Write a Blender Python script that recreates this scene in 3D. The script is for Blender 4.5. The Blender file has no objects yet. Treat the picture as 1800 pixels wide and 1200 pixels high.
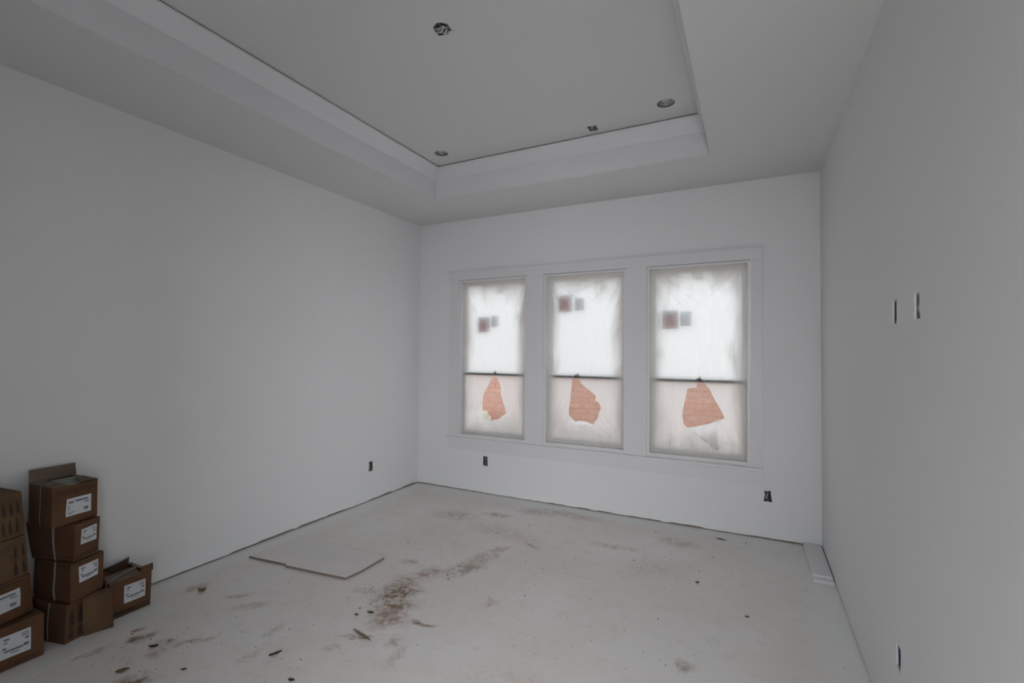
import bpy, bmesh, math, random
from mathutils import Vector, Matrix, noise
from mathutils.geometry import delaunay_2d_cdt
random.seed(7)
scn = bpy.context.scene
COL = scn.collection

# ------------------------------------------------------------------ camera
W, H, HT = 4.036, 3.05, 3.357          # room width, ceiling height, tray ceiling height
YR = -4.81                             # rear wall (behind the camera)
yaw, pit, rol = -0.4666, 0.0215, 0.0077
fw = Vector((math.sin(yaw)*math.cos(pit), math.cos(yaw)*math.cos(pit), math.sin(pit)))
rt = Vector((math.cos(yaw), -math.sin(yaw), 0)); up = rt.cross(fw)
c_, s_ = math.cos(rol), math.sin(rol)
r2 = rt*c_ + up*s_; u2 = -rt*s_ + up*c_
cam_d = bpy.data.cameras.new('camera'); cam = bpy.data.objects.new('camera', cam_d)
COL.objects.link(cam)
cam.matrix_world = Matrix(((r2.x, u2.x, -fw.x, 3.5303), (r2.y, u2.y, -fw.y, -4.5555),
                           (r2.z, u2.z, -fw.z, 1.5574), (0, 0, 0, 1)))
cam_d.sensor_width = 36; cam_d.lens = 834.17/1800*36; cam_d.clip_start = .02
scn.camera = cam

# ------------------------------------------------------------------ world, lights, exposure
wd = bpy.data.worlds.new('overcast_sky'); scn.world = wd; wd.use_nodes = True
bg = wd.node_tree.nodes['Background']
bg.inputs[0].default_value = (0.93, 0.965, 1.0, 1); bg.inputs[1].default_value = 1.28
scn.view_settings.view_transform = 'Standard'; scn.view_settings.look = 'None'
scn.view_settings.gamma = 1; scn.view_settings.use_curve_mapping = False
scn.view_settings.exposure = 0.0
# added fill lamp, out of view, shining in through the rear opening
ld = bpy.data.lights.new('doorway_fill', 'AREA'); ld.shape = 'RECTANGLE'
ld.size = 2.5; ld.size_y = 1.8; ld.energy = 285; ld.color = (.95, .955, 1.0)
lo = bpy.data.objects.new('doorway_fill', ld); COL.objects.link(lo)
lo.location = (4.84, YR-2.0, 1.8); lo.rotation_euler = (math.radians(90), 0, math.radians(0))

# ------------------------------------------------------------------ materials
def lin(c):
    return tuple((x/12.92 if x <= .04045 else ((x+.055)/1.055)**2.4) for x in c)
def nt(name):
    m = bpy.data.materials.new(name); m.use_nodes = True
    return m, m.node_tree, m.node_tree.nodes['Principled BSDF']
def N(t, typ, **k):
    n = t.nodes.new(typ)
    for a, b in k.items(): setattr(n, a, b)
    return n
def mathn(t, op, a, b=None, c=None, clamp=False):
    n = N(t, 'ShaderNodeMath', operation=op); n.use_clamp = clamp
    for i, v in enumerate((a, b, c)):
        if v is None: continue
        if isinstance(v, (int, float)): n.inputs[i].default_value = v
        else: t.links.new(v, n.inputs[i])
    return n.outputs[0]
def mixc(t, fac, a, b, mode='MIX'):
    n = N(t, 'ShaderNodeMix', data_type='RGBA', blend_type=mode)
    for s, v in ((n.inputs['Factor'], fac), (n.inputs[6], a), (n.inputs[7], b)):
        if isinstance(v, (int, float)): s.default_value = v
        elif isinstance(v, tuple): s.default_value = (*v[:3], 1)
        else: t.links.new(v, s)
    return n.outputs[2]
def noise_n(t, vec, scale, detail=3, rough=.5, dist=0):
    n = N(t, 'ShaderNodeTexNoise'); n.inputs['Scale'].default_value = scale
    n.inputs['Detail'].default_value = detail; n.inputs['Roughness'].default_value = rough
    n.inputs['Distortion'].default_value = dist
    t.links.new(vec, n.inputs['Vector']); return n
def ramp(t, v, a, b, lo=0., hi=1.):
    n = N(t, 'ShaderNodeMapRange'); n.interpolation_type = 'SMOOTHSTEP'
    n.inputs[1].default_value = a; n.inputs[2].default_value = b
    n.inputs[3].default_value = lo; n.inputs[4].default_value = hi
    t.links.new(v, n.inputs[0]); return n.outputs[0]
def simple(name, col, rough=.6, var=.06, scale=25, metal=0, bump=0., bscale=200):
    m, t, p = nt(name); g = N(t, 'ShaderNodeNewGeometry').outputs['Position']
    n = noise_n(t, g, scale)
    a = tuple(max(0, x*(1-var)) for x in col); b = tuple(min(1, x*(1+var)) for x in col)
    t.links.new(mixc(t, n.outputs['Fac'], a, b), p.inputs['Base Color'])
    p.inputs['Roughness'].default_value = rough; p.inputs['Metallic'].default_value = metal
    if bump:
        bn = N(t, 'ShaderNodeBump'); bn.inputs['Strength'].default_value = bump
        bn.inputs['Distance'].default_value = .001
        n2 = noise_n(t, g, bscale, 4); t.links.new(n2.outputs['Fac'], bn.inputs['Height'])
        t.links.new(bn.outputs[0], p.inputs['Normal'])
    return m
M_wall = simple('painted_drywall', (.835, .84, .84), .85, .012, 1.2, bump=.12, bscale=350)
M_ceil = simple('ceiling_paint', (.73, .73, .715), .9, .012, 1.0, bump=.12, bscale=350)
M_trim = simple('primed_trim', (.785, .785, .80), .5, .012, 6)
M_vinyl = simple('white_vinyl', (.80, .80, .79), .4, .02, 10)
M_wood = simple('framing_lumber', (.25, .19, .14), .8, .25, 30)
M_sheath = simple('sheathing', (.35, .28, .2), .8, .1, 10)
M_rail = simple('rail_shade_line', (.13, .125, .11), .6, .4, 60)  # dark colour paints the shade line where film meets the rail
M_mdfedge = simple('fibreboard_edge', (.23, .185, .15), .9, .15, 80)
M_boxblue = simple('blue_plastic_box', (.10, .13, .19), .5, .2, 40)
M_dark = simple('dark_cavity_metal', (.12, .12, .13), .6, .3, 60)
M_greybox = simple('grey_plastic_box', (.30, .29, .34), .6, .2, 40)
M_metal = simple('galvanised_steel', (.42, .43, .44), .45, .15, 50, metal=.4)
M_wire_w = simple('white_cable', (.62, .62, .62), .5, .05)
M_wire_b = simple('black_cable', (.03, .03, .035), .5, .1)
M_wire_c = simple('copper_cable', (.45, .25, .13), .4, .1)
M_label = simple('label_paper', (.66, .68, .71), .6, .04, 40)
M_ink = simple('printing_ink', (.10, .11, .125), .8, .5, 120)
M_inkb = simple('box_printing_ink', (.045, .028, .018), .9, .3, 90)
M_strap = simple('white_strap', (.36, .33, .30), .6, .12, 60)
M_foam = simple('pale_green_lining', (.30, .33, .30), .8, .1, 50)
def paper(name, c):
    m, t, p = nt(name); out = t.nodes['Material Output']; tl = N(t, 'ShaderNodeBsdfTranslucent')
    g = N(t, 'ShaderNodeNewGeometry').outputs['Position']; n = noise_n(t, g, 40)
    cc = mixc(t, n.outputs['Fac'], tuple(x*.85 for x in c), c); t.links.new(cc, p.inputs['Base Color']); t.links.new(cc, tl.inputs[0])
    mx = N(t, 'ShaderNodeMixShader'); mx.inputs[0].default_value = .5
    t.links.new(p.outputs[0], mx.inputs[1]); t.links.new(tl.outputs[0], mx.inputs[2]); t.links.new(mx.outputs[0], out.inputs[0]); return m
M_stred = paper('red_sticker', (.88, .46, .43)); M_stgrey = paper('grey_sticker', (.80, .84, .85))
M_debris = simple('dark_chip', (.07, .055, .04), .9, .5, 150)
M_leaf = simple('dry_leaf', (.20, .135, .075), .85, .4, 120)
M_tan = simple('splintered_wood', (.24, .17, .10), .9, .3, 120)
M_mortar = simple('mortar', (.80, .56, .48), .95, .08, 60)
M_ground = simple('pale_ground', (.74, .72, .68), .95, .12, 6)
M_sunpatch = simple('sunlit_patch_pale', (.90, .85, .76), .9, .1, 12, bump=.5, bscale=30)  # pale tone carries the sunlight of the patch outside

def cardboard(name, col):
    m, t, p = nt(name); g = N(t, 'ShaderNodeNewGeometry').outputs['Position']
    n = noise_n(t, g, 7, 4); n2 = noise_n(t, g, 60, 3)
    w = N(t, 'ShaderNodeTexWave', wave_type='BANDS', bands_direction='Z')
    w.inputs['Scale'].default_value = 70; t.links.new(g, w.inputs['Vector'])
    c = mixc(t, ramp(t, n.outputs['Fac'], .3, .7), tuple(x*.8 for x in col), tuple(x*1.12 for x in col))
    c = mixc(t, ramp(t, n2.outputs['Fac'], .55, .75, 0, .35), c, tuple(x*.62 for x in col))
    t.links.new(c, p.inputs['Base Color']); p.inputs['Roughness'].default_value = .85
    b = N(t, 'ShaderNodeBump'); b.inputs['Strength'].default_value = .15; b.inputs['Distance'].default_value = .001
    t.links.new(w.outputs['Fac'], b.inputs['Height']); t.links.new(b.outputs[0], p.inputs['Normal'])
    return m
M_card = cardboard('brown_cardboard', (.125, .058, .026))
M_card2 = cardboard('light_brown_cardboard', (.135, .074, .036))
M_cardin = cardboard('dusty_cardboard_flap', (.16, .12, .09))

def brickmat():
    m, t, p = nt('pink_red_brick'); g = N(t, 'ShaderNodeNewGeometry').outputs['Position']
    oi = N(t, 'ShaderNodeObjectInfo'); n = noise_n(t, g, 14, 4)
    c = mixc(t, oi.outputs['Random'], (.85, .50, .42), (.88, .58, .48))
    c = mixc(t, ramp(t, n.outputs['Fac'], .35, .7, 0, .55), c, (.76, .42, .36))
    t.links.new(c, p.inputs['Base Color']); p.inputs['Roughness'].default_value = .9
    return m
M_brick = brickmat()

def plastic(name, cx0, cx1, z0, z1):
    """Thin translucent masking film, opaque paint overspray near its taped edges, crease shade painted as streaks."""
    m = bpy.data.materials.new(name); m.use_nodes = True; t = m.node_tree; t.nodes.clear()
    out = N(t, 'ShaderNodeOutputMaterial')
    pos = N(t, 'ShaderNodeNewGeometry').outputs['Position']
    sep = N(t, 'ShaderNodeSeparateXYZ'); t.links.new(pos, sep.inputs[0])
    x, z = sep.outputs[0], sep.outputs[2]
    dl = mathn(t, 'SUBTRACT', x, cx0); dr = mathn(t, 'SUBTRACT', cx1, x)
    dt = mathn(t, 'MULTIPLY', mathn(t, 'SUBTRACT', z1, z), .56); db = mathn(t, 'MULTIPLY', mathn(t, 'SUBTRACT', z, z0), .68)
    d = mathn(t, 'SMOOTH_MIN', mathn(t, 'SMOOTH_MIN', dl, dr, .1), mathn(t, 'SMOOTH_MIN', dt, db, .1), .12)
    mp = N(t, 'ShaderNodeMapping'); mp.inputs['Scale'].default_value = (1, 1, .45); t.links.new(pos, mp.inputs[0])
    n = noise_n(t, mp.outputs[0], 5.5, 4, .55, .6)
    d2 = mathn(t, 'ADD', d, mathn(t, 'MULTIPLY', mathn(t, 'SUBTRACT', n.outputs['Fac'], .5), .22))
    st = None  # streaks paint crease shading into the overspray edge and film tint
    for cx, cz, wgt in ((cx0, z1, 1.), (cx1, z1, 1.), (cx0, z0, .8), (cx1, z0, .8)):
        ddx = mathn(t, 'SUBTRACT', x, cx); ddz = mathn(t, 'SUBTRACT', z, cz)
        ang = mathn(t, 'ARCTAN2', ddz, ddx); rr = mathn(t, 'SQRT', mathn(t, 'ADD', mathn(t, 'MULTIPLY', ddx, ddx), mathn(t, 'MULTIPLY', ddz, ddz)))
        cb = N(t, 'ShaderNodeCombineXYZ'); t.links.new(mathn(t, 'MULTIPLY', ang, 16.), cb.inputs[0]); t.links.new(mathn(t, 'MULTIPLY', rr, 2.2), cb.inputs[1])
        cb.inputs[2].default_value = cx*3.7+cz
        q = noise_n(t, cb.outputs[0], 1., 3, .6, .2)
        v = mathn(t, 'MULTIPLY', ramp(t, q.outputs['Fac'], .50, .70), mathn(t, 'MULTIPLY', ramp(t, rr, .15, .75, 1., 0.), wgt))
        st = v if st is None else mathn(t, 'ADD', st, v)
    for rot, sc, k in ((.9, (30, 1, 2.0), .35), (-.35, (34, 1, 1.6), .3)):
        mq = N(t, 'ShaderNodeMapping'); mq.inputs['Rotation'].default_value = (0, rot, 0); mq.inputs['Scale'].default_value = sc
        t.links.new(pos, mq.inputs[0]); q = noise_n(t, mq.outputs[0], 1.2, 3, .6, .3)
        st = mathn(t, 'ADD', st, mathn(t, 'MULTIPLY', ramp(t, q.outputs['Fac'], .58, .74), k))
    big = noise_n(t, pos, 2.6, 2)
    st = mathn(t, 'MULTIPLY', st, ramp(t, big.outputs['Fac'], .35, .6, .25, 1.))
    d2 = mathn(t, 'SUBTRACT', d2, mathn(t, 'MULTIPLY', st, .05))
    spray_crease = ramp(t, d2, -.02, .165, .96, .0)
    crease_tint = mixc(t, mathn(t, 'MULTIPLY', st, .5, clamp=True), (.95, .95, .96), (.66, .66, .67))
    # film
    tr = N(t, 'ShaderNodeBsdfTransparent'); tr.inputs[0].default_value = (.95, .95, .95, 1)
    tl = N(t, 'ShaderNodeBsdfTranslucent'); t.links.new(crease_tint, tl.inputs[0])
    gl = N(t, 'ShaderNodeBsdfGlossy'); gl.inputs[0].default_value = (1, 1, 1, 1); gl.inputs['Roughness'].default_value = .35
    m1 = N(t, 'ShaderNodeMixShader'); m1.inputs[0].default_value = .80
    t.links.new(tr.outputs[0], m1.inputs[1]); t.links.new(tl.outputs[0], m1.inputs[2])
    # dried paint: mostly reflects, passes a little warm light
    df = N(t, 'ShaderNodeBsdfDiffuse'); df.inputs[0].default_value = (.74, .735, .72, 1)
    tw = N(t, 'ShaderNodeBsdfTranslucent'); tw.inputs[0].default_value = (.80, .70, .60, 1)
    m2 = N(t, 'ShaderNodeMixShader'); m2.inputs[0].default_value = .22
    t.links.new(df.outputs[0], m2.inputs[1]); t.links.new(tw.outputs[0], m2.inputs[2])
    m3 = N(t, 'ShaderNodeMixShader'); t.links.new(spray_crease, m3.inputs[0])
    t.links.new(m1.outputs[0], m3.inputs[1]); t.links.new(m2.outputs[0], m3.inputs[2])
    m4 = N(t, 'ShaderNodeMixShader'); m4.inputs[0].default_value = .03
    t.links.new(m3.outputs[0], m4.inputs[1]); t.links.new(gl.outputs[0], m4.inputs[2])
    # fine creases radiating over the film
    mp2 = N(t, 'ShaderNodeMapping'); mp2.inputs['Rotation'].default_value = (0, .5, 0)
    mp2.inputs['Scale'].default_value = (9, 1, 1.6); t.links.new(pos, mp2.inputs[0])
    cr = noise_n(t, mp2.outputs[0], 2.2, 5, .6, .8)
    bn = N(t, 'ShaderNodeBump'); bn.inputs['Strength'].default_value = .8; bn.inputs['Distance'].default_value = .012
    t.links.new(cr.outputs['Fac'], bn.inputs['Height'])
    for b in (tl, gl, df, tw): t.links.new(bn.outputs[0], b.inputs['Normal'])
    t.links.new(m4.outputs[0], out.inputs[0])
    return m

def glassmat():
    m = bpy.data.materials.new('window_glass'); m.use_nodes = True; t = m.node_tree; t.nodes.clear()
    out = N(t, 'ShaderNodeOutputMaterial'); tr = N(t, 'ShaderNodeBsdfTransparent'); tr.inputs[0].default_value = (.93, .95, .94, 1)
    gl = N(t, 'ShaderNodeBsdfGlossy'); gl.inputs['Roughness'].default_value = .02
    fr = N(t, 'ShaderNodeFresnel'); fr.inputs[0].default_value = 1.35
    pos = N(t, 'ShaderNodeNewGeometry').outputs['Position']; n = noise_n(t, pos, 3)
    f = mathn(t, 'MULTIPLY', fr.outputs[0], mathn(t, 'ADD', mathn(t, 'MULTIPLY', n.outputs['Fac'], .3), .7))
    mx = N(t, 'ShaderNodeMixShader'); t.links.new(f, mx.inputs[0])
    t.links.new(tr.outputs[0], mx.inputs[1]); t.links.new(gl.outputs[0], mx.inputs[2]); t.links.new(mx.outputs[0], out.inputs[0])
    return m
M_glass = glassmat()

# floor: dusty slab with paint overspray, clay smears and boot marks
STAINS = [  # x, y, rx, ry, angle, strength, kind(0 brown 1 red clay 2 pale tan)
 (1.50,-2.13,.17,.13,.9,1.0,0),(1.57,-2.24,.15,.09,.5,.95,0),(1.44,-1.97,.12,.12,.3,.6,1),(1.64,-2.37,.13,.13,.2,.75,1),
 (1.51,-1.80,.10,.14,-.6,.7,1),(1.70,-1.62,.09,.22,-.4,.6,0),(1.72,-1.40,.10,.25,-.35,.45,1),(1.76,-1.22,.06,.10,-.5,.6,1),(1.85,-2.31,.10,.022,.25,.8,0),
 (1.26,-1.72,.07,.05,.2,.5,0),(1.28,-2.21,.12,.05,.4,.55,2),(1.82,-2.55,.05,.06,0,.6,2),(1.90,-2.63,.04,.12,.1,.45,2),
 (.75,-3.10,.08,.035,.9,.9,0),(.51,-3.32,.10,.045,1.2,.6,1),(.59,-3.13,.08,.05,.8,.95,0),(.47,-3.10,.05,.03,1.3,.8,1),
 (.80,-3.17,.07,.06,.4,.55,1),(.95,-3.33,.10,.07,.7,.85,0),(.87,-3.03,.12,.03,.9,.7,1),(1.56,-2.74,.07,.04,.5,.55,1),(.81,-2.64,.12,.05,.8,.5,2),
 (.29,-2.70,.10,.05,1.1,.6,2),(1.01,-.73,.25,.14,.2,.4,0),(1.65,-.30,.25,.10,0,.35,0),(1.95,-.22,.4,.10,0,.4,0),(2.1,-1.95,.04,.07,.3,.45,1),
 (2.98,-.42,.18,.12,.1,.35,0),(2.88,-1.0,.30,.22,.6,.22,2),(3.23,-2.04,.06,.07,0,.6,0),(.62,-2.62,.10,.03,.9,.5,0),(1.15,-2.75,.05,.09,.2,.35,2),
 (1.60,-2.33,.06,.05,.3,.8,0),(1.64,-2.58,.12,.018,.55,.8,0),(2.2,-1.2,.5,.4,.4,.16,2),(1.2,-1.2,.5,.4,.2,.18,2),(1.62,-.9,.45,.18,-.2,.3,1),
 (1.25,-2.95,.04,.08,.1,.35,2),(2.45,-2.6,.35,.25,.3,.15,2),(1.95,-1.05,.10,.03,-.5,.5,0),(1.35,-.55,.18,.05,.1,.5,0),(2.55,-.75,.25,.06,.1,.35,0)]
def floormat():
    m, t, p = nt('dusty_floor')
    pos = N(t, 'ShaderNodeNewGeometry').outputs['Position']
    n1 = noise_n(t, pos, 1.3, 4, .55); n2 = noise_n(t, pos, 9, 5, .6); n3 = noise_n(t, pos, 45, 5, .65); 
    wn = noise_n(t, pos, 6, 3, .6)
    wv = N(t, 'ShaderNodeVectorMath', operation='MULTIPLY_ADD')
    t.links.new(wn.outputs['Color'], wv.inputs[0]); wv.inputs[1].default_value = (.16, .16, 0); wv.inputs[2].default_value = (-.08, -.08, 0)
    wp = N(t, 'ShaderNodeVectorMath', operation='ADD'); t.links.new(pos, wp.inputs[0]); t.links.new(wv.outputs[0], wp.inputs[1])
    c = mixc(t, ramp(t, n1.outputs['Fac'], .35, .65), (.81, .79, .765), (.78, .735, .695))
    c = mixc(t, ramp(t, n2.outputs['Fac'], .5, .72, 0, .35), c, (.66, .61, .57))
    # whiter overspray along the walls
    sep = N(t, 'ShaderNodeSeparateXYZ'); t.links.new(pos, sep.inputs[0])
    dx = mathn(t, 'MINIMUM', sep.outputs[0], mathn(t, 'SUBTRACT', W, sep.outputs[0]))
    dw = mathn(t, 'MINIMUM', dx, mathn(t, 'MULTIPLY', sep.outputs[1], -1.0))
    edge = mathn(t, 'ADD', dw, mathn(t, 'MULTIPLY', mathn(t, 'SUBTRACT', n2.outputs['Fac'], .5), .12))
    c = mixc(t, ramp(t, edge, .05, .30, .85, 0.), c, (.83, .84, .83))
    cols = [(.27, .19, .125), (.36, .23, .185), (.42, .35, .27)]
    for kind in range(3):
        acc = None
        for (x, y, rx, ry, a, s, k) in STAINS:
            if k != kind: continue
            mp = N(t, 'ShaderNodeMapping', vector_type='TEXTURE')
            mp.inputs['Location'].default_value = (x, y, 0); mp.inputs['Rotation'].default_value = (0, 0, a)
            mp.inputs['Scale'].default_value = (rx*1.25, ry*1.25, 1)
            t.links.new(wp.outputs[0], mp.inputs[0])
            ln = N(t, 'ShaderNodeVectorMath', operation='LENGTH'); t.links.new(mp.outputs[0], ln.inputs[0])
            v = ramp(t, ln.outputs['Value'], 1.0, .1, 0, s)
            acc = v if acc is None else mathn(t, 'MAXIMUM', acc, v)
        nn = noise_n(t, pos, 16+7*kind, 6, .72, .4)
        brk = ramp(t, nn.outputs['Fac'], .40, .58)
        f = mathn(t, 'MULTIPLY', mathn(t, 'MULTIPLY', acc, brk), .95)
        f2 = mathn(t, 'ADD', f, mathn(t, 'MULTIPLY', acc, .26), clamp=True)
        c = mixc(t, f2, c, cols[kind])
    # sparse fine dirt
    n4 = noise_n(t, pos, 28, 3, .6); n5 = noise_n(t, pos, 2.2, 2)
    sp = mathn(t, 'MULTIPLY', ramp(t, n4.outputs['Fac'], .70, .76), ramp(t, n5.outputs['Fac'], .42, .62))
    c = mixc(t, mathn(t, 'MULTIPLY', sp, .7), c, (.30, .24, .19))
    c = mixc(t, ramp(t, n3.outputs['Fac'], .55, .8, 0, .25), c, (.50, .45, .41))
    t.links.new(c, p.inputs['Base Color']); p.inputs['Roughness'].default_value = .72
    b = N(t, 'ShaderNodeBump'); b.inputs['Strength'].default_value = .25; b.inputs['Distance'].default_value = .002
    t.links.new(n3.outputs['Fac'], b.inputs['Height']); t.links.new(b.outputs[0], p.inputs['Normal'])
    return m
M_floor = floormat()

# ------------------------------------------------------------------ helpers
def obj(name, bm, mat, parent=None, smooth=False):
    me = bpy.data.meshes.new(name); bm.normal_update(); bm.to_mesh(me); bm.free()
    if smooth:
        for f in me.polygons: f.use_smooth = True
    o = bpy.data.objects.new(name, me); COL.objects.link(o)
    for x in (mat if isinstance(mat, (list, tuple)) else [mat]): me.materials.append(x)
    if parent: o.parent = parent; o.matrix_parent_inverse = Matrix.Translation(-parent.location)
    return o
def struct(o): o['kind'] = 'structure'; return o
def tag(o, label, cat, group=None):
    o['label'] = label; o['category'] = cat
    if group: o['group'] = group
    return o
def empty(name, loc=(0, 0, 0)):
    o = bpy.data.objects.new(name, None); COL.objects.link(o); o.location = loc; o.empty_display_size = .05
    return o
def box(bm, a, b, bev=0, mi=0):
    vs = [bm.verts.new((x, y, z)) for x in (a[0], b[0]) for y in (a[1], b[1]) for z in (a[2], b[2])]
    fs = [bm.faces.new([vs[i] for i in q]) for q in ((0,1,3,2),(4,6,7,5),(0,4,5,1),(2,3,7,6),(0,2,6,4),(1,5,7,3))]
    for f in fs: f.material_index = mi
    if bev:
        es = list({e for f in fs for e in f.edges})
        bmesh.ops.bevel(bm, geom=es, offset=bev, segments=2, affect='EDGES', profile=.6)
    return vs
def boxo(name, a, b, mat, parent=None, bev=0):
    bm = bmesh.new(); box(bm, a, b, bev); return obj(name, bm, mat, parent)
def tube(bm, pts, r, seg=8):
    pts = [Vector(p) for p in pts]; rings = []
    for i, p in enumerate(pts):
        d = (pts[min(i+1, len(pts)-1)] - pts[max(i-1, 0)]).normalized()
        a = d.orthogonal().normalized(); b = d.cross(a)
        rings.append([bm.verts.new(p + (a*math.cos(2*math.pi*k/seg) + b*math.sin(2*math.pi*k/seg))*r) for k in range(seg)])
    for i in range(len(rings)-1):
        best = min(range(seg), key=lambda s: (rings[i][0].co - rings[i+1][s].co).length)
        for k in range(seg):
            bm.faces.new((rings[i][k], rings[i][(k+1) % seg], rings[i+1][(k+1+best) % seg], rings[i+1][(k+best) % seg]))
    bm.faces.new(rings[0][::-1]); bm.faces.new(rings[-1])
def inside(p, poly):
    r = False; j = len(poly)-1
    for i in range(len(poly)):
        (xi, yi), (xj, yj) = poly[i], poly[j]
        if (yi > p[1]) != (yj > p[1]) and p[0] < (xj-xi)*(p[1]-yi)/(yj-yi)+xi: r = not r
        j = i
    return r
def sheet2d(outer, holes, grid=0, extra=()):
    """constrained triangulation of a polygon with holes; returns verts, tris"""
    vs = [Vector(p) for p in outer]; es = [(i, (i+1) % len(outer)) for i in range(len(outer))]
    for h in holes:
        o = len(vs); vs += [Vector(p) for p in h]; es += [(o+i, o+(i+1) % len(h)) for i in range(len(h))]
    if grid:
        xs = [p[0] for p in outer]; ys = [p[1] for p in outer]
        x = min(xs)+grid/2; 
        while x < max(xs):
            y = min(ys)+grid/2
            while y < max(ys):
                q = (x+random.uniform(-.2, .2)*grid, y+random.uniform(-.2, .2)*grid)
                if inside(q, outer) and not any(inside(q, h) for h in holes): vs.append(Vector(q))
                y += grid
            x += grid
    v, e, f, *_ = delaunay_2d_cdt(vs, es, [], 0, 1e-6)
    tris = []
    for t in f:
        c = sum((v[i] for i in t), Vector((0, 0)))/len(t)
        if inside(c, outer) and not any(inside(c, h) for h in holes): tris.append(list(t))
    return v, tris
def panel(name, outer, holes, to3, thick, mat, parent=None):
    """flat board with holes; to3 maps 2D to 3D, thick is the offset vector to its back face"""
    v, tr = sheet2d(outer, holes); bm = bmesh.new(); T = Vector(thick)
    a = [bm.verts.new(to3(*p)) for p in v]; b = [bm.verts.new(Vector(to3(*p))+T) for p in v]
    ed = {}
    for t in tr:
        bm.faces.new([a[i] for i in t]); bm.faces.new([b[i] for i in reversed(t)])
        for i in range(len(t)):
            e = (t[i], t[(i+1) % len(t)]); ed[e] = 1
    for (i, j) in list(ed):
        if (j, i) not in ed: bm.faces.new((a[i], b[i], b[j], a[j]))
    bmesh.ops.delete(bm, geom=[x for x in bm.verts if not x.link_faces], context='VERTS')
    bmesh.ops.recalc_face_normals(bm, faces=bm.faces)
    return obj(name, bm, mat, parent)
def rect(x0, x1, z0, z1): return [(x0, z0), (x1, z0), (x1, z1), (x0, z1)]
def rough_rect(x0, x1, z0, z1, j=.003, n=4):
    pts = []
    cs = rect(x0, x1, z0, z1)
    for i in range(4):
        a, b = cs[i], cs[(i+1) % 4]
        for k in range(n):
            f = k/n; pts.append((a[0]+(b[0]-a[0])*f+random.uniform(-j, j), a[1]+(b[1]-a[1])*f+random.uniform(-j, j)))
    return pts

# ------------------------------------------------------------------ openings
WX = [(.56, 1.408), (1.61, 2.458), (2.66, 3.52)]; WZ = (.605, 2.362)
OUT_B = [(.918, .354), (3.654, .362)]             # back wall outlet boxes x,z
OUT_L = [(-.783, .358)]                           # left wall y,z
OUT_R = [(-2.210, 1.726, .0), (-2.493, 1.724, .0), (-2.219, .388, .0)]
def jag(x0, x1, base=.010, amp=.006, step=.04):
    """uneven lower edge of the drywall above the slab"""
    pts = []; n = max(2, int((x1-x0)/step)); z = base
    for i in range(n+1):
        if random.random() < .3: z = base+random.uniform(-amp, amp*.6)
        pts.append((x0+(x1-x0)*i/n, max(.002, z+random.uniform(-.0015, .0015))))
    return pts
DT = .0127
# ------------------------------------------------------------------ floor
floor = struct(boxo('floor', (-.25, YR-4.3, -.12), (W+.25, .16, 0), M_floor))
# long sheet seam beside the left wall: a thin floor covering strip under the cartons
seam = []
y = -3.95
while y < -2.86:
    seam.append((.462+.018*math.sin(y*5.1)+random.uniform(-.004, .004), y)); y += .06
bm = bmesh.new(); prev = None
top = [bm.verts.new((x, y, .0015)) for x, y in seam]; low = [bm.verts.new((x+.004, y, .0002)) for x, y in seam]
wl = [bm.verts.new((.004, y, .0015)) for x, y in seam]
for i in range(len(seam)-1):
    bm.faces.new((wl[i], top[i], top[i+1], wl[i+1])); bm.faces.new((top[i], low[i], low[i+1], top[i+1]))
pap = obj('floor_paper', bm, simple('white_floor_paper', (.76, .755, .73), .7, .04, 8))
tag(pap, 'pale protective paper strip on the floor under the stacked cardboard cartons', 'floor paper')

# ------------------------------------------------------------------ walls
def bp(*p): return Vector((p[0], 0, p[1]))
wb_holes = [rect(x0-.004, x1+.004, WZ[0]-.004, WZ[1]+.004) for x0, x1 in WX]
wb_holes.append(rough_rect(OUT_B[0][0]-.029, OUT_B[0][0]+.029, OUT_B[0][1]-.052, OUT_B[0][1]+.052))
# the right hand cut-out is torn into a flared shape
ox, oz = OUT_B[1]
wb_holes.append([(ox-.034, oz-.048), (ox+.002, oz-.046), (ox+.032, oz-.050), (ox+.026, oz-.01), (ox+.018, oz+.048), (ox+.004, oz+.043), (ox-.012, oz+.038), (ox-.028, oz+.046), (ox-.022, oz+.008)])
wall_back = struct(panel('wall_back', jag(-DT, W+DT, .013, .006)+[(W+DT, HT+.1), (-DT, HT+.1)], wb_holes, bp, (0, DT, 0), M_wall))
boxo('bottom_plate', (-.1, .016, 0), (W+.1, .10, .038), M_wood, wall_back)
panel('sheathing', rect(-.3, W+.3, -.1, HT+.3), [rect(x0-.004, x1+.004, WZ[0]-.004, WZ[1]+.004) for x0, x1 in WX],
      lambda x, z: Vector((x, .10, z)), (0, .02, 0), M_sheath, wall_back)
wall_left = struct(panel('wall_left', [(a, b) for a, b in jag(YR, 0, .017, .007)]+[(0, HT+.1), (YR, HT+.1)],
    [rough_rect(OUT_L[0][0]-.029, OUT_L[0][0]+.029, OUT_L[0][1]-.052, OUT_L[0][1]+.048)],
    lambda y, z: Vector((0, y, z)), (-DT, 0, 0), M_wall))
boxo('bottom_plate', (-.10, YR, 0), (-.016, 0.016, .038), M_wood, wall_left)
boxo('sheathing', (-.13, YR-.1, -.1), (-.11, .1, HT+.3), M_sheath, wall_left)
wall_right = struct(panel('wall_right', [(a, b) for a, b in jag(YR, 0, .014, .007)]+[(0, HT+.1), (YR, HT+.1)],
    [rough_rect(y-.029, y+.029, z-.046, z+.046, .004) for y, z, _ in OUT_R],
    lambda y, z: Vector((W, y, z)), (DT, 0, 0), M_wall))
boxo('bottom_plate', (W+.016, YR, 0), (W+.10, 0.016, .038), M_wood, wall_right)
boxo('sheathing', (W+.11, YR-.1, -.1), (W+.13, .1, HT+.3), M_sheath, wall_right)
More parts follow.
